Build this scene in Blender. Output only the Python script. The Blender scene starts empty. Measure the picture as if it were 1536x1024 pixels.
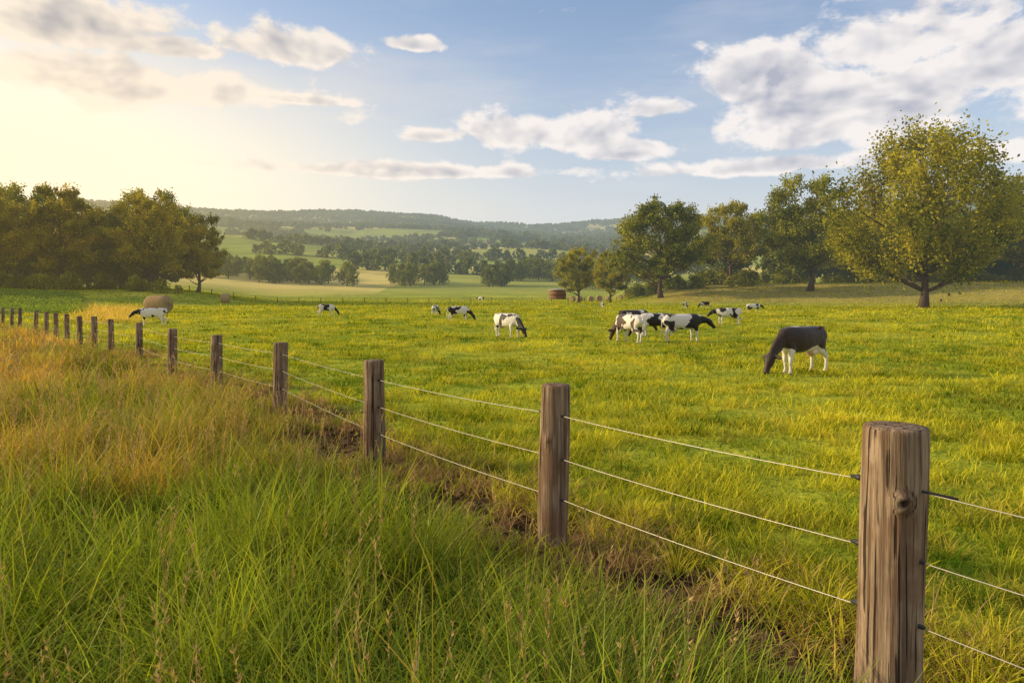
import bpy, math, numpy as np
from mathutils import Vector
R=np.random.default_rng(7)
sc=bpy.context.scene
# ------------------------------------------------------------------ helpers
def link(o): sc.collection.objects.link(o); return o
def mesh_np(name,V,F,smooth=False,attrs=None):
    me=bpy.data.meshes.new(name)
    V=np.asarray(V,dtype=np.float32); Fs=F if isinstance(F,list) else [F]
    Fs=[np.asarray(f,dtype=np.int32) for f in Fs if len(f)]
    me.vertices.add(len(V)); me.vertices.foreach_set('co',V.ravel())
    nl=sum(f.size for f in Fs); nf=sum(len(f) for f in Fs)
    me.loops.add(nl); me.polygons.add(nf)
    me.loops.foreach_set('vertex_index',np.concatenate([f.ravel() for f in Fs]))
    st=[];o=0
    for f in Fs:
        st.append(o+np.arange(len(f))*f.shape[1]); o+=f.size
    me.polygons.foreach_set('loop_start',np.concatenate(st).astype(np.int32))
    me.update(calc_edges=True)
    if smooth: me.polygons.foreach_set('use_smooth',np.ones(nf,dtype=bool))
    if attrs:
        for k,v in attrs.items():
            a=me.attributes.new(k,'FLOAT','POINT'); a.data.foreach_set('value',np.asarray(v,dtype=np.float32))
    me.update()
    return me
def snoise(x,y,s=1.0,seed=0.0):
    x=np.asarray(x)*s; y=np.asarray(y)*s; r=0; a=1.0; t=0
    for i in range(5):
        an=1.3*i+seed; f=1.0*1.83**i
        u=(x*math.cos(an)+y*math.sin(an))*f; v=(-x*math.sin(an)+y*math.cos(an))*f
        r=r+a*np.sin(u+1.7*np.sin(v*.8+seed+i))*np.cos(v*1.1+1.3*np.sin(u*.7+i*2.1)); t+=a; a*=.6
    return r/t*1.6
def sstep(a,b,x):
    t=np.clip((x-a)/(b-a),0,1); return t*t*(3-2*t)
# ------------------------------------------------------------------ terrain
_r=np.array([0,215,260,330,400,500,600,720,850,1000,1150,1400,1700,2000,2300,2700,3500,7000.])
_z=np.array([0,0,.8,5,10,20,31,46,58,60,82,116,138,186,232,242,225,200.])
_rf=np.linspace(0,7000,2801); _zf=np.interp(_rf,_r,_z)
_k=np.hanning(23); _k/=_k.sum(); _zf=np.convolve(np.pad(_zf,11,mode='edge'),_k,'valid')
def height(x,y):
    x=np.asarray(x,float); y=np.asarray(y,float)
    r=np.hypot(x,y); az=np.degrees(np.arctan2(x,y))
    z=np.interp(r,_rf,_zf)
    far=sstep(240,700,r)
    z=z*(1+far*(.05*np.sin(np.radians(az)*6+2.6+r*.0006)+.035*np.sin(np.radians(az)*17+r*.002)))
    z=z+far*snoise(x,y,1/230.,3.)*np.minimum(12,r*.011)
    z=z+sstep(132,185,r)*4.6*sstep(7,14,az)*(1-sstep(300,500,r))
    z=z+sstep(120,180,r)*3.2*sstep(17,26,-az)*(1-sstep(300,500,r))
    z=z+snoise(x,y,.16,1.)*.05*sstep(3,15,r)*(1-sstep(200,300,r))
    return z
FP=np.array([(3.6,1.3),(1.94,3.8),(.34,6.3),(-1.76,9.4),(-4.43,14),(-6.97,17.3),(-9.27,20),(-12.3,24.2),(-15.2,27.8),(-16.8,29.5),(-18.5,31.4),
 (-21.6,35.6),(-23.5,37.8),(-25.2,39.7),(-27.6,42.5),(-31.2,46.5),(-33.7,49.4),(-36.5,52.6),(-42,57),(-50,62),(-60,67)],float)
PR=[.13,.150,.127,.128,.128,.125,.12]+[.11]*20
PT=[1.5,1.516,1.415,1.345,1.26,1.23,1.25]+[1.22,1.2,1.25,1.2,1.18,1.2,1.2,1.2,1.25,1.2,1.2,1.2,1.2,1.2]
def fdist(x,y):
    P=np.stack([x,y],-1); best=np.full(len(x),1e9); sg=np.zeros(len(x))
    A=np.vstack([FP[0]+(FP[0]-FP[1])*5,FP,[(-300,140)]])
    for a,b in zip(A[:-1],A[1:]):
        d=b-a; t=np.clip(((P-a)@d)/(d@d),0,1); q=a+t[:,None]*d; w=P-q
        ds=np.hypot(w[:,0],w[:,1]); c=d[0]*w[:,1]-d[1]*w[:,0]
        m=ds<best; best[m]=ds[m]; sg[m]=np.sign(c[m])
    return best*sg   # >0 : verge side
# ------------------------------------------------------------------ node DSL
class N:
    def __init__(s,nt): s.nt=nt
    def n(s,t,**k):
        nd=s.nt.nodes.new(t)
        for a,b in k.items(): setattr(nd,a,b)
        return nd
    def put(s,sock,v):
        if v is None: return
        if isinstance(v,bpy.types.NodeSocket): s.nt.links.new(v,sock)
        else: sock.default_value=v
    def m(s,op,a,b=None,c=None,clamp=False):
        nd=s.n('ShaderNodeMath',operation=op,use_clamp=clamp)
        s.put(nd.inputs[0],a); s.put(nd.inputs[1],b); s.put(nd.inputs[2],c); return nd.outputs[0]
    def ss(s,a,b,x,lo=0.,hi=1.):
        nd=s.n('ShaderNodeMapRange',interpolation_type='SMOOTHSTEP')
        s.put(nd.inputs[0],x); nd.inputs[1].default_value=a; nd.inputs[2].default_value=b; nd.inputs[3].default_value=lo; nd.inputs[4].default_value=hi
        return nd.outputs[0]
    def mix(s,f,a,b,blend='MIX'):
        nd=s.n('ShaderNodeMix',data_type='RGBA',blend_type=blend)
        s.put(nd.inputs[0],f)
        for i,v in((6,a),(7,b)):
            if isinstance(v,tuple) and len(v)==3: v=(*v,1)
            s.put(nd.inputs[i],v)
        return nd.outputs[2]
    def noise(s,vec,scale,detail=4,rough=.55,dist=0,out='Fac'):
        nd=s.n('ShaderNodeTexNoise'); s.put(nd.inputs['Vector'],vec); nd.inputs['Scale'].default_value=scale
        nd.inputs['Detail'].default_value=detail; nd.inputs['Roughness'].default_value=rough; nd.inputs['Distortion'].default_value=dist
        return nd.outputs[out]
    def xyz(s,v):
        nd=s.n('ShaderNodeSeparateXYZ'); s.put(nd.inputs[0],v); return nd.outputs
    def comb(s,x,y,z):
        nd=s.n('ShaderNodeCombineXYZ'); s.put(nd.inputs[0],x); s.put(nd.inputs[1],y); s.put(nd.inputs[2],z); return nd.outputs[0]
    def vmul(s,v,t):
        nd=s.n('ShaderNodeVectorMath',operation='MULTIPLY'); s.put(nd.inputs[0],v); nd.inputs[1].default_value=t; return nd.outputs[0]
    def attr(s,name,inst=False):
        nd=s.n('ShaderNodeAttribute',attribute_name=name,attribute_type='INSTANCER' if inst else 'GEOMETRY'); return nd.outputs['Fac']
def newmat(name):
    m=bpy.data.materials.new(name); m.use_nodes=True; m.node_tree.nodes.clear()
    try: m.cycles.emission_sampling='NONE'
    except Exception: pass
    return m,N(m.node_tree)
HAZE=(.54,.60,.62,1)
def finish(k,sh,haze=True,disp=None):
    out=k.n('ShaderNodeOutputMaterial')
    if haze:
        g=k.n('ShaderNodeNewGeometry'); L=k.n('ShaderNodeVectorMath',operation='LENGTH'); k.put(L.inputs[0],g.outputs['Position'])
        f=k.m('SUBTRACT',1,k.m('EXPONENT',k.m('MULTIPLY',L.outputs['Value'],-1/4000.)))  # aerial haze painted into the material: emission mixed in by distance from origin
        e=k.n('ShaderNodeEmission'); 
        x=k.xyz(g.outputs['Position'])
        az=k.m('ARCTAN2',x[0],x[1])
        k.put(e.inputs[0],k.mix(k.ss(.0,-.70,az),HAZE,(1.0,.82,.48)))  # painted haze colour turns warm towards the left
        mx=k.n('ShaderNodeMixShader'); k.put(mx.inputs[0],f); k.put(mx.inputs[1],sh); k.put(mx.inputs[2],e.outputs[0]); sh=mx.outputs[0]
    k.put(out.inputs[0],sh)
def foliage(name,dark,light,dry=None,trans=.45,gloss=.0,haze=True,nsc=.35,namp=.9):
    m,k=newmat(name)
    g=k.n('ShaderNodeNewGeometry')
    t=k.attr('tint')
    nz=k.noise(g.outputs['Position'],nsc,1)
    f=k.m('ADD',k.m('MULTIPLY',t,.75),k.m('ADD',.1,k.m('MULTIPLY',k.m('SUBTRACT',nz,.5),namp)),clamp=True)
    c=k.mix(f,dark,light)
    if dry is not None: c=k.mix(k.attr('dry'),c,dry)
    df=k.n('ShaderNodeBsdfDiffuse'); k.put(df.inputs[0],c)
    tr=k.n('ShaderNodeBsdfTranslucent'); k.put(tr.inputs[0],k.mix(1,c,(1.15,1.05,.6),'MULTIPLY'))
    mx=k.n('ShaderNodeMixShader'); mx.inputs[0].default_value=trans; k.put(mx.inputs[1],df.outputs[0]); k.put(mx.inputs[2],tr.outputs[0]); sh=mx.outputs[0]
    if gloss:
        gl=k.n('ShaderNodeBsdfGlossy'); gl.inputs['Roughness'].default_value=.45; gl.inputs[0].default_value=(1,1,.8,1)
        m2=k.n('ShaderNodeMixShader'); m2.inputs[0].default_value=gloss; k.put(m2.inputs[1],sh); k.put(m2.inputs[2],gl.outputs[0]); sh=m2.outputs[0]
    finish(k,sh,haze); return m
# ------------------------------------------------------------------ scatter (instances)
def scatter(name,pts,rot,scl,idx,coll):
    n=len(pts); me=bpy.data.meshes.new(name); me.vertices.add(n); me.vertices.foreach_set('co',np.asarray(pts,np.float32).ravel())
    for k,v in(('rot',rot),('scl',scl)):
        a=me.attributes.new(k,'FLOAT_VECTOR','POINT'); a.data.foreach_set('vector',np.asarray(v,np.float32).ravel())
    a=me.attributes.new('idx','INT','POINT'); a.data.foreach_set('value',np.asarray(idx,np.int32))
    o=link(bpy.data.objects.new(name,me))
    ng=bpy.data.node_groups.new('scatter','GeometryNodeTree')
    ng.interface.new_socket(name='Geometry',in_out='INPUT',socket_type='NodeSocketGeometry')
    ng.interface.new_socket(name='Geometry',in_out='OUTPUT',socket_type='NodeSocketGeometry')
    nd=ng.nodes; L=ng.links.new
    i=nd.new('NodeGroupInput'); out=nd.new('NodeGroupOutput'); ip=nd.new('GeometryNodeInstanceOnPoints'); ci=nd.new('GeometryNodeCollectionInfo')
    ci.inputs['Collection'].default_value=coll; ci.inputs['Separate Children'].default_value=True; ci.inputs['Reset Children'].default_value=True
    def na(nm,t):
        a=nd.new('GeometryNodeInputNamedAttribute'); a.data_type=t; a.inputs['Name'].default_value=nm; return a.outputs['Attribute']
    L(i.outputs[0],ip.inputs['Points']); L(ci.outputs[0],ip.inputs['Instance']); ip.inputs['Pick Instance'].default_value=True
    L(na('idx','INT'),ip.inputs['Instance Index']); L(na('rot','FLOAT_VECTOR'),ip.inputs['Rotation']); L(na('scl','FLOAT_VECTOR'),ip.inputs['Scale'])
    L(ip.outputs[0],out.inputs[0])
    md=o.modifiers.new('scatter','NODES'); md.node_group=ng
    return o
def coll_of(name,objs):
    c=bpy.data.collections.new(name)
    for o in objs: c.objects.link(o)
    return c
def rotz(n,tilt=.1):
    return np.stack([R.normal(0,tilt,n),R.normal(0,tilt,n),R.uniform(0,6.283,n)],-1)
# ------------------------------------------------------------------ grass as single meshes of real blades
def blades(name,mat,x,y,dirr,L,W,lean,arch,seg,tint,dry):
    n=len(x); t=np.linspace(0,1,seg+1); z0=height(x,y)-.015
    V=np.zeros((n,seg+1,2,3),np.float32); px=np.zeros(n); pz=np.zeros(n)
    tw=dirr+np.pi/2+R.normal(0,.5,n)
    for j in range(seg+1):
        if j>0:
            a_=np.minimum(lean+arch*(t[j]**1.5),2.5); px=px+np.sin(a_)*L/seg; pz=pz+np.cos(a_)*L/seg
        ww=W*(1-t[j]**2.2)*.5+.0005
        cx=x+np.cos(dirr)*px; cy=y+np.sin(dirr)*px
        for s,sg in((0,-1),(1,1)):
            V[:,j,s,0]=cx+sg*np.cos(tw)*ww; V[:,j,s,1]=cy+sg*np.sin(tw)*ww; V[:,j,s,2]=z0+pz
    base=(np.arange(n)*(seg+1)*2)[:,None]; j=np.arange(seg)[None]*2
    F=np.stack([base+j,base+j+1,base+j+3,base+j+2],-1).reshape(-1,4)
    rep=(seg+1)*2
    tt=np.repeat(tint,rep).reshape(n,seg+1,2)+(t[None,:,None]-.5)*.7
    me=mesh_np(name,V.reshape(-1,3),F,attrs={'tint':np.clip(tt,-.2,1.3).ravel(),'dry':np.repeat(dry,rep)}); me.materials.append(mat)
    return link(bpy.data.objects.new(name,me))
def region(n,dmin,dmax,umin=-.86,umax=.86,thin=0.):
    y=dmin*(dmax/dmin)**R.uniform(0,1,n); x=R.uniform(umin,umax,n)*y
    if thin:
        k=R.uniform(size=n)<np.clip((y/thin)**1.3,0,1); x,y=x[k],y[k]
    return x,y
m_tall=foliage('tall_grass',(.016,.070,.003),(.46,.56,.030),(.82,.49,.11),trans=.45,gloss=.015,haze=False,nsc=.6)
m_past=foliage('pasture_grass',(.060,.15,.006),(.86,.77,.050),(.80,.57,.14),trans=.42,haze=False,nsc=.25,namp=1.1)
m_dry=foliage('dry_grass',(.26,.15,.065),(.70,.50,.22),(.30,.17,.08),trans=.3,haze=False)
nc=5000; cx,cy=region(nc,1.8,72,-.95,.75,thin=5.); fd=fdist(cx,cy); dist=np.hypot(cx,cy); nr=sstep(13,8,dist)
fe=fd-nr*(.25+.25*snoise(cx,cy,1.2,40.))
k=(fe>.05)&(dist>1.9)&(R.uniform(size=len(cx))<.30+.70*sstep(.1,.8+.5*nr,fe)); cx,cy,fd,fe,dist,nr=[a[k] for a in(cx,cy,fd,fe,dist,nr)]
nb=(34*(.6+.8*R.uniform(size=len(cx)))).astype(int)
cdir=R.uniform(0,6.283,len(cx)); ch=np.clip(.85+.38*snoise(cx,cy,1.1,4.)+R.uniform(-.22,.34,len(cx)),.4,1.45)*(.36+.64*sstep(.05,1.2+.6*nr,fe))*(1-.22*sstep(9,20,dist))
def goldf(x,y,dist): return sstep(6.8,13.,dist+2.6*snoise(x,y,.55,2.)+1.3*sstep(0,-5,x))*(.46+.55*snoise(x,y,.45,5.))
gold=goldf(cx,cy,dist); gold=np.clip(gold+.30*sstep(.55,.95,snoise(cx,cy,1.5,9.)),0,1)
lod=1+sstep(6,45,dist)*3.
rep=lambda a:np.repeat(a,nb); n=int(nb.sum()); sp=rep(.085*lod**.8)
ox=R.normal(0,1,n)*sp; oy=R.normal(0,1,n)*sp
x=rep(cx)+ox; y=rep(cy)+oy; dirr=np.arctan2(oy,ox)+R.normal(0,.7,n); kk=R.uniform(size=n)<.35; dirr[kk]=rep(cdir)[kk]+R.normal(0,.4,kk.sum())
L=rep(ch)*R.uniform(.45,.98,n); W=.0085*R.uniform(.5,1.35,n)*rep(lod)**.95
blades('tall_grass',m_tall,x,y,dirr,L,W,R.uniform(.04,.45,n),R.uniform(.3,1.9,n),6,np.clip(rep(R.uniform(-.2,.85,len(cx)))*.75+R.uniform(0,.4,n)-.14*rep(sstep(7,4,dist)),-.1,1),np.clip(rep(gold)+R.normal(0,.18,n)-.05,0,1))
x,y=region(50000,1.8,75,-.95,.75,thin=5.); fd=fdist(x,y); dist=np.hypot(x,y); nr=sstep(13,8,dist); k=(fd>-.1+.3*nr)&(R.uniform(size=len(x))<.2+.8*sstep(0,.7+.7*nr,fd)); x,y=x[k],y[k]; n=len(x); dist=np.hypot(x,y)
g=goldf(x,y,dist)
blades('verge_grass',m_tall,x,y,R.uniform(0,6.28,n),R.uniform(.12,.42,n),.008*R.uniform(.5,1.3,n)*(1+sstep(6,45,dist)*3.),R.uniform(.05,.7,n),R.uniform(.2,1.5,n),4,R.uniform(-.2,.5,n),np.clip(g+R.normal(0,.2,n),0,1))
n=7000; x,y=region(n,2.6,55,-.92,.3); fd=fdist(x,y); dist=np.hypot(x,y)
k=(fd>.4)&(R.uniform(size=n)<.06+.94*sstep(6.5,11,dist)); x,y,dist=x[k],y[k],dist[k]; n=len(x); H_=R.uniform(.55,.98,n)*(1-.2*sstep(9,20,dist)); z=height(x,y)
lx,ly=R.normal(0,.14,(2,n)); lod=1+sstep(6,40,dist)*2.2; P0=np.stack([x,y,z],-1); P1=np.stack([x+lx*H_,y+ly*H_,z+H_],-1); wv=np.stack([.0016*lod,np.zeros(n),np.zeros(n)],-1)
VV=[np.stack([P0-wv,P0+wv,P1+wv,P1-wv],1)]
for q in range(12):
    f_=R.uniform(.76,1.0,n)[:,None]; c=P0+(P1-P0)*f_; d=R.normal(0,1,(n,3)); d/=np.linalg.norm(d,axis=1)[:,None]; d[:,2]=np.abs(d[:,2])+.7; e=np.cross(d,R.normal(0,1,(n,3))); e/=np.linalg.norm(e,axis=1)[:,None]
    e=e*.004*lod[:,None]; d=d*(lod**.4)[:,None]*.7; VV.append(np.stack([c,c+d*.014+e,c+d*.034,c+d*.014-e],1))
V=np.concatenate(VV,0).reshape(-1,3); F=np.arange(len(V)).reshape(-1,4)
me=mesh_np('seed_stalks',V,F,attrs={'tint':R.uniform(.2,1,len(V)//4).repeat(4),'dry':np.zeros(len(V))}); me.materials.append(m_dry); link(bpy.data.objects.new('seed_stalks',me))
# pasture
x,y=region(400000,2.4,245,thin=7.); fd=fdist(x,y); dist=np.hypot(x,y)
hn=.6*snoise(x,y,2.1,6.)+.6*snoise(x,y*1.6,.9,16.); hf=snoise(x,y,.16,2.)
k=(fd<0)&(dist<246)&(R.uniform(size=len(x))<.06+.94*sstep(.35,1.9,-fd+.6*snoise(x,y,1.6,2.)))&(R.uniform(size=len(x))<.62+.6*hn)
x,y,fd,dist,hn,hf=[a[k] for a in(x,y,fd,dist,hn,hf)]; n=len(x)
lod=np.maximum(1,(dist/6.))**.82; u_=x/y
L=np.clip(.125+.09*hn+.025*hf,.04,.34)*R.uniform(.6,1.5,n)*(1+sstep(25,150,dist)*1.2)
strip_=sstep(-.63,-.575,u_)*sstep(-.47,-.53,u_)*sstep(50,58,y)*sstep(125,95,y)
dr=np.clip(.34*sstep(.1,1,snoise(x,y,.4,8.))+.8*sstep(1.6,.2,-fd)+.9*strip_+R.normal(0,.12,n),0,1); L=L*(1+2*strip_)
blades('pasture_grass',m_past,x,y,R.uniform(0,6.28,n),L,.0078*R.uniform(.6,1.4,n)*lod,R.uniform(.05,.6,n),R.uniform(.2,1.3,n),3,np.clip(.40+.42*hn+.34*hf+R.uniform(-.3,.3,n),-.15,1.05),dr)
cx,cy=region(12500,2.6,120,thin=5.); fd=fdist(cx,cy); k=(fd<-.45)&(R.uniform(size=len(cx))<.38+.75*snoise(cx,cy,.5,21.)); cx,cy=cx[k],cy[k]; dist=np.hypot(cx,cy)
nb=30; rp=lambda a:np.repeat(a,nb); n=len(cx)*nb; lod=np.maximum(1,dist/7.)**.72; sp=rp(.055*lod); ox=R.normal(0,1,n)*sp; oy=R.normal(0,1,n)*sp
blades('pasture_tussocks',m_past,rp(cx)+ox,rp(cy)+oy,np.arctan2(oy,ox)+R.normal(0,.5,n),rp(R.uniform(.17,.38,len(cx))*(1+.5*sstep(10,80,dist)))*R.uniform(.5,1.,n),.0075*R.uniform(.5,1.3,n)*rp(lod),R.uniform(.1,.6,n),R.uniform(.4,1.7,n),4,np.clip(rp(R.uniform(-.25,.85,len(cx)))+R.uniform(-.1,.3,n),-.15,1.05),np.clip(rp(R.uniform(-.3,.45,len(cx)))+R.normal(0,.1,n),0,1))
# trampled, dry strip under the wires
nc=2300; seg=np.where(R.uniform(size=nc)<.55,R.integers(0,3,nc),R.integers(3,8,nc)); t=R.uniform(0,1,nc); P=FP[seg]+(FP[seg+1]-FP[seg])*t[:,None]
nrm=(FP[seg+1]-FP[seg]); nrm=np.stack([nrm[:,1],-nrm[:,0]],-1)/np.linalg.norm(nrm,axis=1)[:,None]; nrm*=np.sign(nrm[:,:1]+1e-9)
P=P+nrm*(R.normal(.22,.55,nc))[:,None]; kk=snoise(P[:,0],P[:,1],1.3,31.)+R.uniform(-.2,.2,nc)>-.15; P=P[kk]; nc=len(P); n=nc*26
x=np.repeat(P[:,0],26)+R.normal(0,.07,n); y=np.repeat(P[:,1],26)+R.normal(0,.07,n); hh=np.repeat(R.uniform(.3,1.05,nc),26)
grn=np.repeat(R.uniform(size=nc)<.22,26)
blades('dry_grass',m_dry,x[~grn],y[~grn],R.uniform(0,6.28,(~grn).sum()),(R.uniform(.12,.42,n)*hh)[~grn],(.0055*R.uniform(.5,1.4,n)*(1+y/18))[~grn],R.uniform(.2,1.3,(~grn).sum()),R.uniform(.3,2.,(~grn).sum()),4,R.uniform(0,1,(~grn).sum()),R.uniform(0,1,(~grn).sum())**2)
blades('ditch_weeds',m_past,x[grn],y[grn],R.uniform(0,6.28,grn.sum()),(R.uniform(.12,.38,n)*hh)[grn],(.008*R.uniform(.5,1.4,n)*(1+y/18))[grn],R.uniform(.1,.8,grn.sum()),R.uniform(.3,1.5,grn.sum()),4,R.uniform(-.1,.5,grn.sum()),R.uniform(0,.3,grn.sum()))
# ------------------------------------------------------------------ ground sheet
ang=np.concatenate([np.arange(-50,50,.3),np.arange(50,310,3.)]); ang=np.radians(ang)
rr=.4*(7000/.4)**np.linspace(0,1,520)
A,RR=np.meshgrid(ang,rr); X=np.sin(A)*RR; Y=np.cos(A)*RR
X=np.concatenate([[0],X.ravel()]); Y=np.concatenate([[0],Y.ravel()]); Z=height(X,Y)
fdg=fdist(X,Y); dist=np.hypot(X,Y)
soil=sstep(1.45,.35,np.abs(fdg+.20+.4*snoise(X,Y,1.6,2.)))*sstep(26,15,dist)
Z=Z-soil*.08+soil*.06*snoise(X,Y,5.,3.)
na=len(ang); i=np.arange(len(rr)-1)[:,None]; j=np.arange(na)[None]; j2=(j+1)%na
F=np.stack([1+i*na+j,1+i*na+j2,1+(i+1)*na+j2,1+(i+1)*na+j],-1).reshape(-1,4)[:,::-1]
T=np.stack([np.zeros(na,int),1+(np.arange(na)+1)%na,1+np.arange(na)],-1)
verge=sstep(0,.4,fdg)*sstep(80,60,dist)
gold=verge*sstep(9,16,dist)
U=X/np.maximum(Y,1); strip=sstep(-.62,-.57,U)*sstep(-.47,-.53,U)*sstep(50,60,Y)*sstep(130,100,Y)
az=np.degrees(np.arctan2(X,Y))
bank=sstep(135,150,dist)*sstep(215,185,dist)*sstep(8,13,az)*sstep(50,40,az)
me=mesh_np('ground',np.stack([X,Y,Z],-1),[F,T],True,attrs={'soil':soil,'gold':np.clip(gold+strip+bank*.9,0,1),'verge':verge})
m,k=newmat('ground'); g=k.n('ShaderNodeNewGeometry'); P=g.outputs['Position']
n1=k.noise(P,.9,4); n2=k.noise(P,9,3); n3=k.noise(P,.06,3)
c=k.mix(k.ss(.3,.7,n1),(.11,.20,.013),(.46,.47,.042)); c=k.mix(k.ss(.4,.75,n3),c,(.58,.54,.06))
c=k.mix(k.m('MULTIPLY',k.ss(.45,.7,n2),.65),c,(.08,.13,.013))
vo=k.n('ShaderNodeTexVoronoi',feature='F1'); vo.inputs['Scale'].default_value=1/170.; vo.inputs['Randomness'].default_value=.9
dv=k.n('ShaderNodeVectorMath',operation='ADD'); k.put(dv.inputs[0],k.vmul(P,(.8,1,0))); k.put(dv.inputs[1],k.vmul(k.noise(P,.006,2,out='Color'),(60,60,0))); k.put(vo.inputs['Vector'],dv.outputs[0])
vr=k.xyz(vo.outputs['Color'])[0]
cf=k.mix(k.ss(.2,.8,vr),(.34,.38,.06),(.72,.57,.17)); cf=k.mix(k.m('MULTIPLY',k.ss(.4,.7,k.noise(P,.03,4)),.55),cf,(.18,.22,.05))
L=k.n('ShaderNodeVectorMath',operation='LENGTH'); k.put(L.inputs[0],P)
c=k.mix(k.ss(240,330,L.outputs['Value']),c,cf)
c=k.mix(k.m('MULTIPLY',k.attr('gold'),.75),c,k.mix(n1,(.36,.25,.08),(.50,.38,.13)))
c=k.mix(k.m('MULTIPLY',k.attr('verge'),.5),c,(.05,.07,.012))
c=k.mix(k.attr('soil'),c,k.mix(k.ss(.38,.66,n2),(.040,.021,.011),(.20,.12,.062)))
b=k.n('ShaderNodeBsdfDiffuse'); k.put(b.inputs[0],c)
bp=k.n('ShaderNodeBump'); bp.inputs['Strength'].default_value=.9; bp.inputs['Distance'].default_value=.08; k.put(bp.inputs['Height'],k.noise(P,7,4)); k.put(b.inputs['Normal'],bp.outputs[0])
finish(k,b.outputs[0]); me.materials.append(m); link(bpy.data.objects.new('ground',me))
# ------------------------------------------------------------------ tubes
def loft(rings,n=12,sup=2.0,caps=True,off=0):
    C=np.array([r[:3] for r in rings],float); T=np.gradient(C,axis=0); T/=np.linalg.norm(T,axis=1)[:,None]+1e-9
    V=[]; th=np.linspace(0,2*np.pi,n,endpoint=False)
    cs=np.cos(th); sn=np.sin(th); cs=np.sign(cs)*np.abs(cs)**(2/sup); sn=np.sign(sn)*np.abs(sn)**(2/sup)
    ref=np.array([0,1,0.])
    if abs(np.mean(T[:,1]))>.8: ref=np.array([0,0,1.])
    for c,t,r in zip(C,T,rings):
        s=ref-t*(ref@t); s/=np.linalg.norm(s)+1e-9; o=np.cross(t,s)
        V.append(c+np.outer(cs,s)*r[3]+np.outer(sn,o)*r[4])
    V=np.vstack(V); m=len(rings); i=np.arange(m-1)[:,None]*n; j=np.arange(n)[None]; j2=(j+1)%n
    F=np.stack([i+j,i+j2,i+n+j2,i+n+j],-1).reshape(-1,4)
    if caps:
        b=len(V); V=np.vstack([V,C[0],C[-1]]); jj=np.arange(n); k2=(jj+1)%n
        T3=np.vstack([np.stack([np.full(n,b),k2,jj],-1),np.stack([np.full(n,b+1),(m-1)*n+jj,(m-1)*n+k2],-1)])
    else: T3=np.zeros((0,3),int)
    return V,F,T3
def join(parts):
    V=[];F=[];T=[];o=0
    for v,f,t in parts:
        V.append(v);F.append(f+o);
        if len(t):T.append(t+o)
        o+=len(v)
    return np.vstack(V),np.vstack(F),(np.vstack(T) if T else np.zeros((0,3),int))
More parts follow.
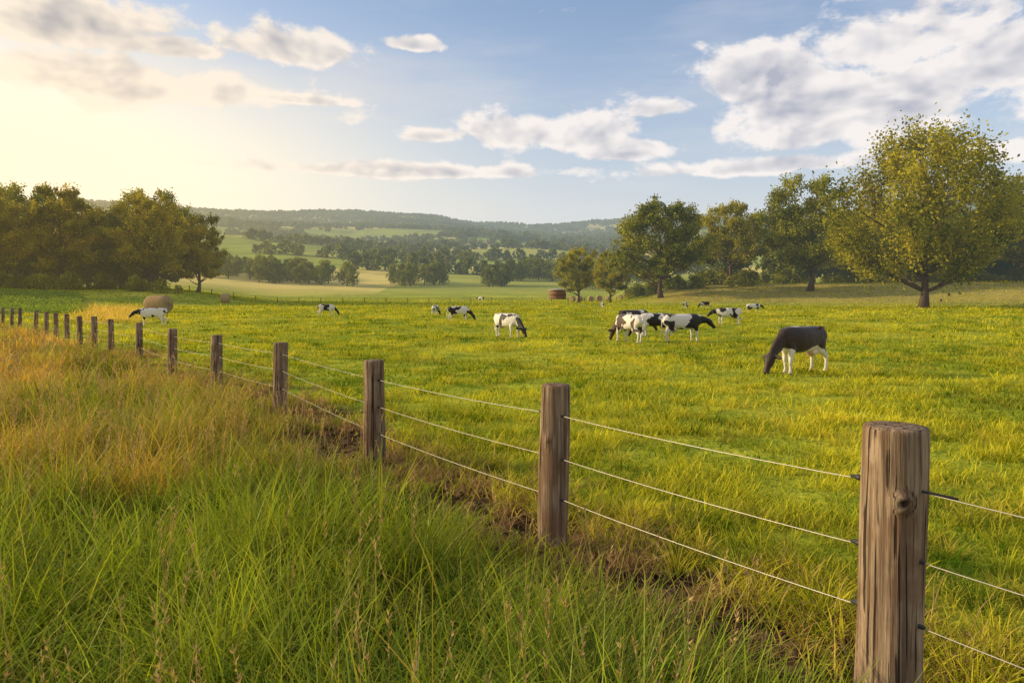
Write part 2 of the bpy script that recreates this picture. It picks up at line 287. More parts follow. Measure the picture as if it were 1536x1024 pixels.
# ------------------------------------------------------------------ trees
m_bark,k=newmat('bark'); g=k.n('ShaderNodeNewGeometry')
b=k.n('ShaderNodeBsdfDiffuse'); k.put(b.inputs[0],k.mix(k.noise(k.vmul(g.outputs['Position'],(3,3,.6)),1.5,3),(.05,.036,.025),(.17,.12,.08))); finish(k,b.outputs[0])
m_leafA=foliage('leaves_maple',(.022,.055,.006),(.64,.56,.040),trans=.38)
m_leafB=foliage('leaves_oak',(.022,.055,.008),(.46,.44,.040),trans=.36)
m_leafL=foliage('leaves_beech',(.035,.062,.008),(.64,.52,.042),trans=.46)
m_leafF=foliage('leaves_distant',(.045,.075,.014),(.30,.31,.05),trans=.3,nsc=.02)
def tree(name,seed,H,CR,cb,mat,nl=24,cpl=16,lpc=60,ls=.24,feather=1.0,lobr=.33,cone=.0):
    r=np.random.default_rng(seed); parts=[]
    tr=H*.021
    th=np.linspace(0,1,9); wob=np.cumsum(r.normal(0,.012*H,(9,2)),axis=0)*.5; wob-=wob[0]
    tp=np.stack([wob[:,0],wob[:,1],th*H*.72],-1)
    parts.append(loft([(*p,tr*(1.55 if i==0 else 1)*(1-.85*t)+.03,tr*(1.55 if i==0 else 1)*(1-.85*t)+.03) for i,(p,t) in enumerate(zip(tp,th))],8))
    lobes=[]; Hc=H-cb; cz=cb+Hc*.47
    for i in range(nl):
        zz=-.80+1.72*(i+.5)/nl; a=i*2.39996+r.uniform(-.35,.35); lr=CR*lobr*r.uniform(.62,1.3)*(1-.18*max(zz,0))
        rad=math.sqrt(max(0,1-min(1,abs(zz))**2.2)); kx=r.uniform(.78,1.16)*(1-cone*max(0,zz))
        q=max(0,CR*rad*kx-lr*.85)
        lobes.append((np.array([np.cos(a)*q,np.sin(a)*q,cz+zz*(Hc*.5-lr*.5)*r.uniform(.90,1.08)]),lr))
    for i in range(4):
        lobes.append((np.array([*(r.normal(0,CR*.18,2)),cb+Hc*(.25+.13*i)]),CR*lobr*.9))
    LV=[];LT=[]
    for c,lr in lobes:
        hz=np.clip((c[2]-np.hypot(c[0],c[1])*.6)/(H*.72),.13,.95); b=np.array([np.interp(hz,th,tp[:,0]),np.interp(hz,th,tp[:,1]),hz*H*.72])
        mid=(b+c)/2+np.array([0,0,-.04*H])*r.uniform(0,1); r0=tr*.42*(1-hz*.6)
        pts=[b*(1-t)**2+2*mid*t*(1-t)+c*t*t for t in np.linspace(0,1,6)]
        parts.append(loft([(*p,r0*(1-.8*t)+.02,r0*(1-.8*t)+.02) for p,t in zip(pts,np.linspace(0,1,6))],5))
        n=int(cpl*(lr/(CR*lobr))**2)+4
        d=r.normal(0,1,(n,3)); d/=np.linalg.norm(d,axis=1)[:,None]; d[:,2]=np.where(d[:,2]<-.3,-d[:,2]*.6,d[:,2])
        q=c+d*lr*(r.uniform(.35,1.12,n)[:,None])*np.array([1,1,.85])
        lt=r.uniform(.0,.9)
        for cc,dd in zip(q,d):
            if r.uniform()<.4:
                parts.append(loft([(*c,.05,.05),(*((c+cc)/2+r.normal(0,.1,3)),.035,.035),(*cc,.015,.015)],3,caps=False))
            o=cc-np.array([0,0,cb+.15*Hc]); o/=np.linalg.norm(o)+1e-6; o=o+np.array([0,0,.5*feather]); o/=np.linalg.norm(o)
            m_=int(lpc*r.uniform(.6,1.4)); sg=CR*.044*r.uniform(.75,1.25)
            p=r.normal(0,1,(m_,3))*sg*np.array([1,1,.7]); al=r.normal(0,1,m_)*sg*(.5+.9*feather)
            p=p+np.outer(al,o); LV.append(cc+p)
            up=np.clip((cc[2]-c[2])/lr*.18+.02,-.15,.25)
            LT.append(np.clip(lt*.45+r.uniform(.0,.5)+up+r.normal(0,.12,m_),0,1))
    C=np.vstack(LV); t=np.concatenate(LT); n=len(C)
    a=r.normal(0,1,(n,3)); a/=np.linalg.norm(a,axis=1)[:,None]; b=np.cross(a,r.normal(0,1,(n,3))); b/=np.linalg.norm(b,axis=1)[:,None]
    s=(ls*r.uniform(.55,1.3,n))[:,None]
    V=np.stack([C-a*s,C-b*s*.6,C+a*s,C+b*s*.6],1).reshape(-1,3); F=np.arange(4*n).reshape(-1,4)
    bv,bf,bt=join(parts); nb=len(bv)
    me=mesh_np(name,np.vstack([bv,V]),[bf,F+nb,bt],attrs={'tint':np.concatenate([np.zeros(nb),np.repeat(t,4)])})
    me.materials.append(m_bark); me.materials.append(mat)
    mi=np.zeros(len(me.polygons),np.int32); mi[len(bf):len(bf)+n]=1; me.polygons.foreach_set('material_index',mi); me.update()
    return me
def put(name,me,x,y,s=1.,rz=0.,sz=None):
    o=link(bpy.data.objects.new(name,me)); o.location=(x,y,float(height(x,y))-.1); o.scale=(s,s,sz or s); o.rotation_euler=(0,0,rz); return o
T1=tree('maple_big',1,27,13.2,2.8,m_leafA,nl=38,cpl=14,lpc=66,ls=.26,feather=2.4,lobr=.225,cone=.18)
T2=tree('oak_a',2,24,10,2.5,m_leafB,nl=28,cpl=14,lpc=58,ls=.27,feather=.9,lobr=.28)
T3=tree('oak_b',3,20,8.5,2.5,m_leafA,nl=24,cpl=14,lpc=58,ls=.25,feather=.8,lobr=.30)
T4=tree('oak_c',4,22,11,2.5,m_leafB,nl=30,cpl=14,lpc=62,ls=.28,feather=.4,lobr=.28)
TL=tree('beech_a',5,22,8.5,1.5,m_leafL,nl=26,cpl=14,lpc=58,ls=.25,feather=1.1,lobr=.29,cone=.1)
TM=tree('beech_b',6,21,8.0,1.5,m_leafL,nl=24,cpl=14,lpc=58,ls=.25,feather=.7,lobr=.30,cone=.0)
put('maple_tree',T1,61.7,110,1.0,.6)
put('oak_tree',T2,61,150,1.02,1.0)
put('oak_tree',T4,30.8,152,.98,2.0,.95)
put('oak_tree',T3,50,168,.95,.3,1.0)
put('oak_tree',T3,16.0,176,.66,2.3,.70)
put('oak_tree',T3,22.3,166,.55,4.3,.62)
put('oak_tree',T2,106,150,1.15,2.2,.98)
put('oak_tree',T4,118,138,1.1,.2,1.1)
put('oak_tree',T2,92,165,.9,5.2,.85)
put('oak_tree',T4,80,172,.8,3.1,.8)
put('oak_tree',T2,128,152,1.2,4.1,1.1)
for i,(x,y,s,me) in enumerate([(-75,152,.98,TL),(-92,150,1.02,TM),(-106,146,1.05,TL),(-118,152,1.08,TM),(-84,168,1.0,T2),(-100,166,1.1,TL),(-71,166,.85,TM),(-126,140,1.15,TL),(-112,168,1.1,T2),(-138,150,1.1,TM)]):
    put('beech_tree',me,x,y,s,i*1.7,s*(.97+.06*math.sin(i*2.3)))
def lowtree(name,seed,H,CR,n,ls,mat,cb=.12):
    r=np.random.default_rng(seed); K=9; L=[]
    for i in range(K):
        a=r.uniform(0,6.28); h=(i+.3)/K; q=CR*.55*np.sin(np.pi*(h*.7+.25)); L.append((q*np.cos(a),q*np.sin(a),H*(cb+.15+h*(.75-cb)),CR*r.uniform(.35,.55)*(1.1-.4*h)))
    L=np.array(L); k=r.integers(0,K,n); d=r.normal(0,1,(n,3)); d/=np.linalg.norm(d,axis=1)[:,None]; 
    C=L[k,:3]+d*L[k,3:4]*r.uniform(.6,1.1,n)[:,None]
    C[:,2]=np.maximum(C[:,2],H*.04)
    a=r.normal(0,1,(n,3)); a/=np.linalg.norm(a,axis=1)[:,None]; b=np.cross(a,r.normal(0,1,(n,3))); b/=np.linalg.norm(b,axis=1)[:,None]; s=(ls*r.uniform(.5,1.3,n))[:,None]
    V=np.stack([C-a*s,C-b*s*.7,C+a*s,C+b*s*.7],1).reshape(-1,3); t=np.repeat(np.clip(r.uniform(0,1,K)[k]*.6+r.uniform(0,.4,n),0,1),4)
    tv,tf,tt=loft([(0,0,0,CR*.06,CR*.06),(0,0,H*.6,CR*.02,CR*.02)],5)
    me=mesh_np(name,np.vstack([tv,V]),[tf,np.arange(4*n).reshape(-1,4)+len(tv),tt],attrs={'tint':np.concatenate([np.zeros(len(tv)),t])}); me.materials.append(mat)
    return bpy.data.objects.new(name,me)
C_mid=coll_of('mid_trees',[lowtree('mid_tree_%d'%i,80+i,13,5.5,1100,.5,m_leafF) for i in range(4)])
C_far=coll_of('far_trees',[lowtree('far_tree_%d'%i,90+i,14,8,200,1.6,m_leafF) for i in range(3)])
C_shr=coll_of('shrubs',[lowtree('shrub_%d'%i,95+i,3,2.2,800,.2,m_leafB,cb=0.) for i in range(3)])
def sc_tr(name,x,y,smin,smax,coll,ni,sink=.3):
    x=np.array(x,float);y=np.array(y,float);n=len(x); s=R.uniform(smin,smax,n)
    scatter(name,np.stack([x,y,height(x,y)-sink],-1),rotz(n,.03),np.stack([s*R.uniform(.9,1.2,n),s*R.uniform(.9,1.2,n),s],-1),R.integers(0,ni,n),coll)
def P(px,d): return ((px-768)/1100*d,d)
xs=[];ys=[]
def grp(p0,p1,d0,d1,n):
    for i in range(n):
        d=R.uniform(d0,d1); x_,y_=P(R.uniform(p0,p1),d); xs.append(x_);ys.append(y_)
grp(285,465,330,400,60); grp(290,340,400,450,14); grp(472,494,330,345,4); grp(518,532,318,326,2); grp(580,618,330,350,6); grp(618,665,340,365,8)
grp(722,760,330,360,8); grp(760,838,380,430,26); grp(840,1000,300,380,30)
sc_tr('distant_trees',xs,ys,.55,.95,C_mid,4,.5)
x1=R.uniform(-150,-80,50); y1=R.uniform(160,215,50); x2=R.uniform(62,190,80); y2=R.uniform(172,230,80)
k_=(x1/y1>-.9)&(x1/y1<-.455); x1,y1=x1[k_],y1[k_]
sc_tr('woodland',np.concatenate([x1,x2]),np.concatenate([y1,y2]),1.0,1.5,C_mid,4,.5)
x1=R.uniform(-150,-62,100); y1=R.uniform(140,160,100); x2=R.uniform(28,190,180); y2=R.uniform(162,185,180)
k_=(x1/y1<-.455); x1,y1=x1[k_],y1[k_]
sc_tr('shrubs',np.concatenate([x1,x2]),np.concatenate([y1,y2]),.5,1.2,C_shr,3,.1)
n=60000; r_=np.sqrt(R.uniform(480**2,2900**2,n)); a_=np.radians(R.uniform(-46,46,n)); x=np.sin(a_)*r_; y=np.cos(a_)*r_
m1=snoise(x,y,1/120.,11.)+.35*snoise(x,y,1/30.,1.); th_=np.interp(r_,[480,700,1000,1200,1500,2000],[1.0,.85,.6,.2,-.2,-.8])
k_=(m1>th_)&(R.uniform(size=n)<np.interp(r_,[480,1200,2900],[1,.8,.65])); x,y=x[k_],y[k_]
hx=[];hy=[]
for h in range(26):
    r0=R.uniform(450,1300); a0=R.uniform(-.5,.6); ln=R.uniform(80,320); dr_=R.uniform(-.35,.35) if R.uniform()<.75 else R.uniform(.8,1.5)
    for t in np.arange(0,ln,7.):
        hx.append(math.sin(a0)*r0+math.cos(dr_)*t+R.normal(0,2)); hy.append(math.cos(a0)*r0+math.sin(dr_)*t+R.normal(0,2))
x=np.concatenate([x,hx]); y=np.concatenate([y,hy])
sc_tr('hill_forest',x,y,.4,.9,C_far,3,1.)
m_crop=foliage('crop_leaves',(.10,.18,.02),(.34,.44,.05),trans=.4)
gx,gy=np.meshgrid(np.arange(0,60,1.6),np.arange(0,75,.8)); gx=gx.ravel()+R.normal(0,.1,gx.size); gy=gy.ravel()+R.normal(0,.1,gy.size)
ca,sa=math.cos(.55),math.sin(.55); x=-88+gx*ca-gy*sa+20; y=66+gx*sa+gy*ca
k_=(fdist(x,y)<-1)&(x/y<-.585)&(y<135); x,y=x[k_],y[k_]; n=len(x)*36
C=np.repeat(np.stack([x,y,height(x,y)+.28],-1),36,axis=0)+R.normal(0,1,(n,3))*[.38,.38,.13]
a=R.normal(0,1,(n,3))*[1,1,.4]; a/=np.linalg.norm(a,axis=1)[:,None]; b=np.cross(a,R.normal(0,1,(n,3))); b/=np.linalg.norm(b,axis=1)[:,None]; s=.15
V=np.stack([C-a*s,C-b*s*.6,C+a*s,C+b*s*.6],1).reshape(-1,3)
me=mesh_np('crop_field',V,np.arange(4*n).reshape(-1,4),attrs={'tint':np.repeat(R.uniform(0,1,n),4)}); me.materials.append(m_crop); link(bpy.data.objects.new('crop_field',me))
# ------------------------------------------------------------------ fence
m_post,k=newmat('weathered_wood'); g=k.n('ShaderNodeNewGeometry')
PO=g.outputs['Position']
st=k.noise(k.vmul(PO,(30,30,1.2)),1,6,.6); fine=k.noise(k.vmul(PO,(130,130,4)),1,4,.6); big=k.noise(PO,4,3)
c=k.mix(k.ss(.3,.72,st),(.11,.068,.043),(.46,.335,.225)); c=k.mix(k.m('MULTIPLY',k.ss(.42,.66,big),.7),c,(.18,.10,.057))
crk=k.ss(.41,.36,k.noise(k.vmul(PO,(44,44,.8)),1,3,.5,.4)); c=k.mix(k.m('MULTIPLY',crk,.9),c,(.016,.010,.007))
c=k.mix(k.m('MULTIPLY',k.ss(.5,.3,fine),.55),c,(.05,.03,.02)); c=k.mix(k.attr('knot'),c,(.025,.014,.009))
b=k.n('ShaderNodeBsdfPrincipled'); k.put(b.inputs['Base Color'],c); b.inputs['Roughness'].default_value=.92; b.inputs['Specular IOR Level'].default_value=.2
bp=k.n('ShaderNodeBump'); bp.inputs['Strength'].default_value=1.; bp.inputs['Distance'].default_value=.010
k.put(bp.inputs['Height'],k.m('SUBTRACT',k.m('ADD',st,k.m('MULTIPLY',fine,.5)),k.m('MULTIPLY',crk,1.3))); k.put(b.inputs['Normal'],bp.outputs[0]); finish(k,b.outputs[0],False)
def simple(name,col,rough=.6,metal=0.):
    m,k=newmat(name); g=k.n('ShaderNodeNewGeometry'); b=k.n('ShaderNodeBsdfPrincipled'); n_=k.noise(g.outputs['Position'],14,3)
    k.put(b.inputs['Base Color'],k.mix(n_,tuple(v*.7 for v in col),tuple(min(1,v*1.25) for v in col))); b.inputs['Roughness'].default_value=rough; b.inputs['Metallic'].default_value=metal
    finish(k,b.outputs[0],False); return m
m_wire=simple('galvanised_wire',(.46,.42,.34),.45,.5); m_iron=simple('dark_iron',(.03,.028,.025),.6)
root=link(bpy.data.objects.new('wire_fence',None))
def post(i,x,y,rad,top):
    r=np.random.default_rng(200+i); n=64 if i==1 else (40 if i<4 else 20); hs=np.concatenate([np.linspace(-.25,top-.03,110 if i==1 else (46 if i<4 else 14)),[top-.012,top]])
    gz=float(height(x,y)); lean=r.normal(0,.014,2); V=[]; KN=[]; th=np.linspace(0,2*np.pi,n,endpoint=False); ph=r.uniform(0,6,5)
    for q,h in enumerate(hs):
        rr_=rad*(1+.06*(1-h/top))*(1+.022*math.sin(h*4+ph[0]))*np.ones(n)
        rr_=rr_*(1+.025*np.sin(2*th+ph[1])+.010*np.sin(5*th+ph[2]+h*.5)+.005*np.sin(11*th+ph[3]+.6*math.sin(h*3)))
        kn=np.zeros(n)
        if i<3:
            hk,ak=((1.16,4.50) if i==1 else (.95,4.3)); da=((th-ak+np.pi)%(2*np.pi))-np.pi
            kb=.045*np.exp(-((h-hk)/.045)**2)*np.exp(-(da/.28)**2)-.05*np.exp(-((h-hk)/.018)**2)*np.exp(-(da/.11)**2)
            kn=np.exp(-((h-hk)/.024)**2-(da/.14)**2); rr_=rr_+kb*(1 if i==1 else .5)
        if q==len(hs)-1: rr_=rr_*.95
        V.append(np.stack([np.cos(th)*rr_+lean[0]*h,np.sin(th)*rr_+lean[1]*h,np.full(n,h)],-1)); KN.append(kn)
    for f_ in (.7,.4,.12): V.append(np.stack([np.cos(th)*rr_*f_+lean[0]*top,np.sin(th)*rr_*f_+lean[1]*top,np.full(n,top+.004+.004*np.sin(3*th+ph[4])*f_)],-1)); KN.append(np.zeros(n))
    m_=len(V); V=np.vstack(V); a=np.arange(m_-1)[:,None]*n; j=np.arange(n)[None]; j2=(j+1)%n
    F=np.stack([a+j,a+j2,a+n+j2,a+n+j],-1).reshape(-1,4); b_=len(V); V=np.vstack([V,V[-n:].mean(0)]); jj=np.arange(n)
    T=np.stack([np.full(n,b_),(m_-1)*n+jj,(m_-1)*n+(jj+1)%n],-1)
    me=mesh_np('post',V,[F,T],True,attrs={'knot':np.concatenate(KN+[np.zeros(1)])}); me.materials.append(m_post); o=link(bpy.data.objects.new('post_%d'%i,me)); o.location=(x,y,gz); o.parent=root
for i,((x,y),rad,top) in enumerate(zip(FP,PR,PT)): post(i,x,y,rad,top)
WZ=[[1.20,.86,.53],[1.215,.865,.54],[1.165,.80,.46],[1.10,.76,.42]]
cu=bpy.data.curves.new('wires','CURVE'); cu.dimensions='3D'; cu.bevel_depth=.0030; cu.bevel_resolution=2
for w in range(3):
    pts=[]
    for i in range(len(FP)-1):
        za=(WZ[i] if i<4 else [1.05,.73,.4])[w]+height(*FP[i]); zb=(WZ[i+1] if i+1<4 else [1.05,.73,.4])[w]+height(*FP[i+1])
        for t in np.linspace(0,1,9)[:-1]:
            p=FP[i]*(1-t)+FP[i+1]*t; pts.append((p[0],p[1],za*(1-t)+zb*t-.022*4*t*(1-t),1))
    s_=cu.splines.new('POLY'); s_.points.add(len(pts)-1); s_.points.foreach_set('co',np.array(pts,float).ravel())
cu.materials.append(m_wire); o=link(bpy.data.objects.new('wires',cu)); o.parent=root
parts=[]
for i in range(1,7):
    for w in range(3):
        z=(WZ[i] if i<4 else [1.05,.73,.4])[w]+float(height(*FP[i]))
        for tgt in (i-1,i+1):
            d=FP[tgt]-FP[i]; d/=np.linalg.norm(d); a=FP[i]+d*(PR[i]-.02); ln=.045; th_=.013
            if i==1 and w==0 and tgt==0: ln=.20; th_=.008
            b_=a+d*(.02+ln); parts.append(loft([(*a,z,th_*1.3,th_*1.3),(*(a+d*.03),z,th_*1.3,th_*1.3),(*(a+d*.032),z,th_,th_),(*b_,z,th_*.8,th_*.8)],10))
V,F,T=join(parts); me=mesh_np('staples',V,[F,T],True); me.materials.append(m_iron); o=link(bpy.data.objects.new('insulators',me)); o.parent=root
parts=[]
line=[(-88,165),(-50,172),(-20,176),(10,185),(40,195)]
LP=[]
for a,b in zip(line[:-1],line[1:]):
    a=np.array(a,float);b=np.array(b,float);n_=int(np.linalg.norm(b-a)/4.5)
    for t in np.arange(n_)/n_: LP.append(a*(1-t)+b*t)
for p in LP:
    z=float(height(*p)); parts.append(loft([(*p,z-.1,.09,.09),(*p,z+.7,.085,.085),(*p,z+1.25,.08,.08)],6))
for h in (.5,.85,1.15):
    parts.append(loft([(*p,float(height(*p))+h,.012,.012) for p in LP],3))
V,F,T=join(parts); me=mesh_np('pasture_fence',V,[F,T]); me.materials.append(m_post); link(bpy.data.objects.new('pasture_fence',me))
# ------------------------------------------------------------------ hay bales
m_hay,k=newmat('hay'); g=k.n('ShaderNodeNewGeometry'); b=k.n('ShaderNodeBsdfDiffuse')
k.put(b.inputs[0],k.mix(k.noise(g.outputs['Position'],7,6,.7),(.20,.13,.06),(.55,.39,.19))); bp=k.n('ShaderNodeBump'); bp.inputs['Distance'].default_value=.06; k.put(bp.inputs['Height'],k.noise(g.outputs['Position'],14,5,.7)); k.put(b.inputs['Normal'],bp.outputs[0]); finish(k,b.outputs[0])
def bale_mesh():
    r=np.random.default_rng(5); rings=[]
    for yy,q in ((-.78,.15),(-.76,.5),(-.8,.7),(-.75,.86),(-.62,.93),(-.3,.95),(0,.955),(.3,.95),(.62,.93),(.75,.86),(.8,.7),(.76,.5),(.78,.15)): rings.append((yy*1.0,0,.86,q,q*.96))
    V,F,T=loft(rings,32); V+=r.normal(0,.012,V.shape); V[:,2]=np.maximum(V[:,2],0)
    me=mesh_np('hay_bale',V,[F,T],True); me.materials.append(m_hay); return me
BM=bale_mesh()
def bale(x,y,rz,s=1.,k=1.):
    o=link(bpy.data.objects.new('hay_bale',BM)); o.location=(x,y,float(height(x,y))); o.rotation_euler=(0,0,rz); o.scale=(s*k,s,s)
bale(-40.0,83,-.25,1.12,1.45); bale(-52,133,.3,.95)
for i in range(12): bale(16+i*2.6+R.uniform(-.7,.7),200+R.uniform(-4,4)+i*.3,R.uniform(0,3),R.uniform(.6,.95))
m_tank=simple('rusty_staves',(.20,.10,.06),.8); m_roof=simple('tank_roof',(.42,.36,.30),.7)
rt=link(bpy.data.objects.new('water_tank',None)); tx,ty=14.6,235; rt.location=(tx,ty,float(height(tx,ty)))
th=np.linspace(0,2*np.pi,48,endpoint=False)
V=[];
for z,rad in ((-.3,2.75),(.2,2.75),(.22,2.82),(.32,2.82),(.34,2.75),(1.3,2.75),(1.32,2.82),(1.42,2.82),(1.44,2.75),(2.5,2.75)): V.append(np.stack([np.cos(th)*rad*(1-.012*(np.arange(48)%3==0)),np.sin(th)*rad*(1-.012*(np.arange(48)%3==0)),np.full(48,z*1.15)],-1))
m_=len(V); V=np.vstack(V); a=np.arange(m_-1)[:,None]*48; j=np.arange(48)[None]; F=np.stack([a+j,a+(j+1)%48,a+48+(j+1)%48,a+48+j],-1).reshape(-1,4)
me=mesh_np('staves',V,F); me.materials.append(m_tank); o=link(bpy.data.objects.new('staves',me)); o.parent=rt
v,f,t=loft([(0,0,2.85,3.0,3.0),(0,0,2.95,3.05,3.05),(0,0,3.1,2.6,2.6),(0,0,3.35,.4,.4),(0,0,3.42,.3,.3)],32); me=mesh_np('roof',v,[f,t]); me.materials.append(m_roof); o=link(bpy.data.objects.new('roof',me)); o.parent=rt
# ------------------------------------------------------------------ cows
def cow_mesh(name,pose):
    P_=[]
    P_.append(loft([(-1.00,0,1.18,.06,.07),(-.96,0,1.15,.17,.19),(-.84,0,1.105,.235,.27),(-.62,0,1.07,.275,.315),(-.35,0,1.025,.31,.355),(0,0,.995,.35,.385),(.30,0,1.0,.34,.385),(.52,0,1.02,.29,.37),(.70,0,1.05,.235,.335),(.86,0,1.07,.18,.265),(.96,0,1.07,.12,.18)],24,2.5))
    if pose=='graze':
        nk=[(.60,0,1.08,.20,.31),(.82,0,1.01,.155,.265),(1.04,0,.86,.12,.205),(1.24,0,.68,.095,.155),(1.36,0,.55,.085,.12)]
        h0=np.array([1.36,0,.60]); h1=np.array([1.60,0,.08])
    else:
        nk=[(.60,0,1.10,.20,.31),(.84,0,1.10,.15,.25),(1.08,0,1.09,.12,.19),(1.28,0,1.06,.095,.145),(1.38,0,1.04,.085,.12)]
        h0=np.array([1.34,0,1.09]); h1=np.array([1.70,0,.68])
    P_.append(loft(nk,16,2.1))
    d=(h1-h0); L=np.linalg.norm(d); u=d/L; nrm=np.array([-u[2],0,u[0]]); nrm=nrm if nrm[0]>0 else -nrm
    hr=[]
    for t,w,h,off in ((-.06,.06,.05,0),(.03,.11,.11,0),(.22,.135,.145,-.015),(.42,.118,.135,-.018),(.62,.085,.105,-.006),(.80,.083,.088,.0),(.93,.097,.085,-.004),(1.0,.08,.065,-.01),(1.03,.04,.035,-.01)):
        c=h0+d*t+nrm*off; hr.append((*c,w,h))
    P_.append(loft(hr,16,2.4))
    for s in (-1,1):
        e=h0+d*.07-nrm*.03
        P_.append(loft([(e[0],s*.07,e[2],.03,.035),(e[0]-.02,s*.16,e[2]+.0,.065,.035),(e[0]-.03,s*.25,e[2]-.015,.068,.03),(e[0]-.03,s*.34,e[2]-.035,.025,.02)],8))
        q=.09*s if pose=='graze' else -.06*s
        P_.append(loft([(.62+q*.2,s*.14,.95,.11,.19),(.60+q*.5,s*.175,.76,.09,.135),(.61+q,s*.175,.58,.07,.085),(.635+q,s*.17,.42,.064,.068),(.625+q*1.1,s*.17,.34,.050,.052),(.615+q*1.2,s*.17,.17,.044,.044),(.625+q*1.2,s*.17,.11,.054,.054),(.65+q*1.2,s*.17,.05,.058,.062),(.665+q*1.2,s*.17,0,.064,.076)],12))
        q=-.10*s if pose=='graze' else .09*s
        P_.append(loft([(-.66,s*.13,1.0,.14,.26),(-.62+q*.2,s*.17,.84,.125,.225),(-.64+q*.4,s*.18,.68,.09,.155),(-.76+q*.8,s*.175,.54,.062,.085),(-.825+q,s*.17,.45,.052,.070),(-.815+q,s*.17,.36,.045,.055),(-.80+q,s*.17,.17,.044,.046),(-.78+q,s*.17,.11,.053,.054),(-.755+q,s*.17,.05,.058,.062),(-.74+q,s*.17,0,.064,.074)],12))
        P_.append(loft([(-.64,s*.17,1.31,.045,.045),(-.58,s*.21,1.335,.065,.055),(-.50,s*.19,1.31,.045,.045)],8))
    P_.append(loft([(-.66,0,.78,.12,.11),(-.56,0,.66,.17,.15),(-.42,0,.61,.17,.14),(-.28,0,.66,.10,.09)],14))
    P_.append(loft([(-.93,0,1.33,.05,.05),(-1.02,0,1.31,.035,.035),(-1.065,0,1.20,.028,.028),(-1.07,0,.95,.024,.024),(-1.065,.01,.66,.024,.024),(-1.065,.02,.54,.05,.05),(-1.06,.03,.43,.05,.05),(-1.06,.03,.34,.02,.02)],8))
    V,F,T=join(P_); me=mesh_np('tmp',V,[F,T]); o=link(bpy.data.objects.new('tmp',me))
    md=o.modifiers.new('r','REMESH'); md.mode='VOXEL'; md.voxel_size=.02; md=o.modifiers.new('s','SMOOTH'); md.factor=.5; md.iterations=5
    dg=bpy.context.evaluated_depsgraph_get(); out=bpy.data.meshes.new_from_object(o.evaluated_get(dg)); out.name=name
    bpy.data.objects.remove(o); out.polygons.foreach_set('use_smooth',np.ones(len(out.polygons),bool)); return out
def cowmat(name,col,thr,seedv,whiteleg=.56):
    m,k=newmat(name); tc=k.n('ShaderNodeTexCoord'); oi=k.n('ShaderNodeObjectInfo')
    O=tc.outputs['Object']; ad=k.n('ShaderNodeVectorMath',operation='ADD'); k.put(ad.inputs[0],k.vmul(O,(1,.8,.9)))
    r_=k.m('ADD',k.m('MULTIPLY',oi.outputs['Random'],57.),seedv); k.put(ad.inputs[1],k.comb(r_,r_,0.))
    n_=k.noise(ad.outputs[0],1.6,2.4,.45,.25); x=k.xyz(O)
    blk=k.ss(thr-.008,thr+.008,n_)
    hd=k.ss(1.05,1.09,k.m('ADD',x[0],k.m('MULTIPLY',n_,.1))); blk=k.m('MAXIMUM',blk,hd)
    leg=k.ss(whiteleg+.05,whiteleg-.0,k.m('ADD',x[2],k.m('MULTIPLY',k.m('SUBTRACT',n_,.5),.9))); leg=k.m('MULTIPLY',leg,k.ss(1.0,.95,x[0])); blk=k.m('MULTIPLY',blk,k.m('SUBTRACT',1,leg))
    tl=k.m('MULTIPLY',k.ss(-1.03,-1.05,x[0]),k.ss(.58,.53,x[2])); blk=k.m('MULTIPLY',blk,k.m('SUBTRACT',1,tl))
    fine=k.noise(O,40,3)
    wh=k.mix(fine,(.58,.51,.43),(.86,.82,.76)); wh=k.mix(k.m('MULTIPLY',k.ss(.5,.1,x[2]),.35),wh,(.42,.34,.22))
    c=k.mix(blk,wh,k.mix(fine,tuple(v*.6 for v in col),tuple(v*1.5 for v in col)))
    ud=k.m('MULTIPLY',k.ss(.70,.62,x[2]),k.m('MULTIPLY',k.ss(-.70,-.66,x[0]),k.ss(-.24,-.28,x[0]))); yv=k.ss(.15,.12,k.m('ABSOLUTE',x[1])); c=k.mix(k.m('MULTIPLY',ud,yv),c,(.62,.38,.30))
    c=k.mix(k.ss(.06,.05,x[2]),c,(.06,.045,.035))
    b=k.n('ShaderNodeBsdfPrincipled'); k.put(b.inputs['Base Color'],c); b.inputs['Roughness'].default_value=.62; b.inputs['Specular IOR Level'].default_value=.4
    try: b.inputs['Sheen Weight'].default_value=.15
    except Exception: pass
    bp=k.n('ShaderNodeBump'); bp.inputs['Distance'].default_value=.03; bp.inputs['Strength'].default_value=.8; k.put(bp.inputs['Height'],k.noise(O,7,5)); k.put(b.inputs['Normal'],bp.outputs[0])
    finish(k,b.outputs[0],False); return m
CG=cow_mesh('cow_grazing','graze'); CS=cow_mesh('cow_standing','low')
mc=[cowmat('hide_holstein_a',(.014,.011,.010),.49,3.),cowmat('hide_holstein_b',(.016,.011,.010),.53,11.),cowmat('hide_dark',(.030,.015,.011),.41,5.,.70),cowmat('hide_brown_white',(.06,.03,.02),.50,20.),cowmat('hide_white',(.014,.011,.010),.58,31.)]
def cow(x,y,h,me,mi,s):
    m2=me.copy(); m2.materials.clear(); m2.materials.append(mc[mi])
    o=link(bpy.data.objects.new('dairy_cow',m2)); o.location=(x,y,float(height(x,y))-.01); o.rotation_euler=(0,0,math.radians(h)); o.scale=(s,s,s)
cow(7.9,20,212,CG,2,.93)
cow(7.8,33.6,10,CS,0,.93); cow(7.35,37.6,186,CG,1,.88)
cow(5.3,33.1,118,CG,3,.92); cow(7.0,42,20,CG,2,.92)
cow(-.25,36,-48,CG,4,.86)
cow(-4.3,59,8,CG,1,.85); cow(-7.6,73,75,CG,0,.75); cow(-18.5,73,10,CG,1,.8)
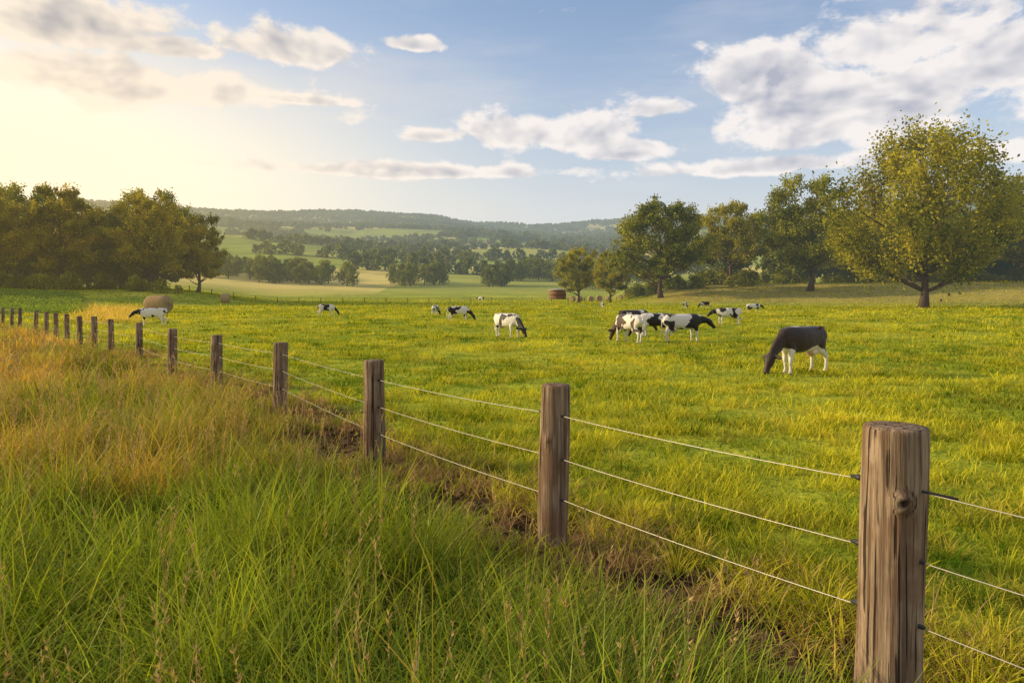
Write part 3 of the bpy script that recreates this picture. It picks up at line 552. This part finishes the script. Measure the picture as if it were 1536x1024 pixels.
cow(-24.7,50.4,190,CS,1,.88); cow(15.2,51.5,176,CS,0,.86); cow(27.3,83,5,CS,4,.75)
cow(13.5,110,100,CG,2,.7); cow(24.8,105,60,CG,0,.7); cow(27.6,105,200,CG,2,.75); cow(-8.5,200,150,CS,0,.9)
# ------------------------------------------------------------------ light, world
AZ,EL=math.radians(-80),math.radians(17)
sv=Vector((math.sin(AZ)*math.cos(EL),math.cos(AZ)*math.cos(EL),math.sin(EL)))
sl=bpy.data.lights.new('sun','SUN'); sl.energy=5.0; sl.angle=math.radians(.6); sl.color=(1,.79,.45)
so=link(bpy.data.objects.new('sun',sl)); so.rotation_euler=sv.to_track_quat('Z','Y').to_euler(); so.location=(-50,0,60)
w=bpy.data.worlds.new('World'); sc.world=w; w.use_nodes=True; w.node_tree.nodes.clear(); k=N(w.node_tree)
try: w.cycles.sampling_method='NONE'
except Exception as e: print(e)
sky=k.n('ShaderNodeTexSky',sky_type='NISHITA'); sky.sun_disc=False; sky.sun_elevation=EL; sky.sun_rotation=AZ%(2*math.pi); sky.air_density=1.0; sky.dust_density=1.2; sky.ozone_density=1.6
tc=k.n('ShaderNodeTexCoord'); G=tc.outputs['Generated']; x=k.xyz(G); az=k.m('ARCTAN2',x[0],x[1]); el=k.m('ARCSINE',x[2])
def cl(px,py,wx,wy):
    u=(px-768)/1100; a=math.atan(u); return a,math.atan((440-py)/1100*math.cos(a)),wx/1100*math.cos(a)**2,wy/1100*math.cos(a)
blobs=[cl(50,30,270,56),cl(255,75,110,24),cl(210,128,270,44),cl(440,150,90,11),cl(450,78,130,38),cl(620,68,50,14),
 cl(1350,65,150,56),cl(1150,130,120,56),cl(1300,168,330,76),cl(1500,110,170,70),cl(1440,232,200,24),cl(1150,252,240,18),
 cl(830,203,150,38),cl(960,225,90,22),cl(655,205,60,17),cl(600,258,270,15),cl(1000,165,60,22)]
wv=k.noise(k.comb(az,k.m('MULTIPLY',el,1.6),3.),5,1,out='Color')
def cover(du,dv,det):
    v=k.comb(k.m('ADD',az,du),k.m('MULTIPLY',k.m('ADD',el,dv),1.6),0.)
    ad=k.n('ShaderNodeVectorMath',operation='ADD'); k.put(ad.inputs[0],v); k.put(ad.inputs[1],k.vmul(wv,(.07,.07,.0)))
    return k.noise(ad.outputs[0],9.,det,.58)
n0=cover(0.,0.,6); n1=cover(-.010,.016,3)
M_=None
for a,e,sa_,se in blobs:
    da=k.m('DIVIDE',k.m('SUBTRACT',az,a),sa_); de=k.m('SUBTRACT',el,e)
    de=k.m('MAXIMUM',k.m('DIVIDE',de,se),k.m('DIVIDE',de,-se*.62))
    q=k.m('EXPONENT',k.m('MULTIPLY',k.m('ADD',k.m('MULTIPLY',da,da),k.m('MULTIPLY',de,de)),-.8))
    M_=q if M_ is None else k.m('MAXIMUM',M_,q)
M_=k.m('MAXIMUM',M_,k.m('MULTIPLY',k.ss(.75,1.1,k.m('ABSOLUTE',az)),.5))
cov=k.m('ADD',k.m('MULTIPLY',M_,1.02),k.m('SUBTRACT',k.m('MULTIPLY',k.m('SUBTRACT',n0,.5),2.5),.40))
alpha=k.ss(-.04,.28,cov)
relief=k.m('MULTIPLY',k.m('SUBTRACT',n0,n1),4.6)
lit=k.m('ADD',k.m('SUBTRACT',1.02,k.m('MULTIPLY',k.ss(.12,.8,cov),.66)),relief,clamp=True)  # painted cloud shading: sunward edges brighter, thick parts greyer
warm=k.ss(.15,-.6,az)
cw=k.mix(warm,(6.5,6.1,5.85),(6.6,5.7,4.7)); cg=k.mix(warm,(3.1,3.2,3.75),(2.2,2.25,2.6)); cc=k.mix(lit,cg,cw)
base=k.mix(1,sky.outputs[0],(.92,1.13,1.32),'MULTIPLY')
hz=k.m('EXPONENT',k.m('MULTIPLY',k.m('MAXIMUM',el,0.),-4.9))
hz=k.m('MULTIPLY',hz,1.08,clamp=True)
base=k.mix(hz,base,k.mix(warm,(5.3,5.0,4.85),(6.3,5.5,4.4)))
veil=k.m('MULTIPLY',k.ss(.42,.72,k.noise(k.comb(k.m('MULTIPLY',az,.7),k.m('MULTIPLY',el,3.2),7.),4.,4,.6)),.32)
base=k.mix(veil,base,k.mix(warm,(4.9,4.9,5.1),(5.6,5.1,4.5)))
da=k.m('DIVIDE',k.m('ADD',az,.72),.42); de=k.m('DIVIDE',k.m('SUBTRACT',el,.15),.13)
gl=k.m('EXPONENT',k.m('MULTIPLY',k.m('ADD',k.m('MULTIPLY',da,da),k.m('MULTIPLY',de,de)),-.9))
col=k.mix(k.m('MULTIPLY',gl,.9),base,(9.0,7.3,4.8))
col=k.mix(k.m('MULTIPLY',alpha,.92),col,cc)
col=k.mix(k.m('MULTIPLY',gl,.45),col,(9.0,7.3,4.8))
bg=k.n('ShaderNodeBackground'); k.put(bg.inputs[0],col); bg.inputs[1].default_value=.15
o=k.n('ShaderNodeOutputWorld'); k.put(o.inputs[0],bg.outputs[0])
# ------------------------------------------------------------------ camera
cam=bpy.data.cameras.new('camera'); cam.sensor_width=36; cam.lens=36*1100/1536; cam.shift_y=-72/1536; cam.clip_end=20000; cam.clip_start=.05
co=link(bpy.data.objects.new('camera',cam)); co.location=(0,0,2.2); co.rotation_euler=(math.pi/2,0,0); sc.camera=co
sc.view_settings.view_transform='Standard'; sc.view_settings.look='None'; sc.view_settings.exposure=0
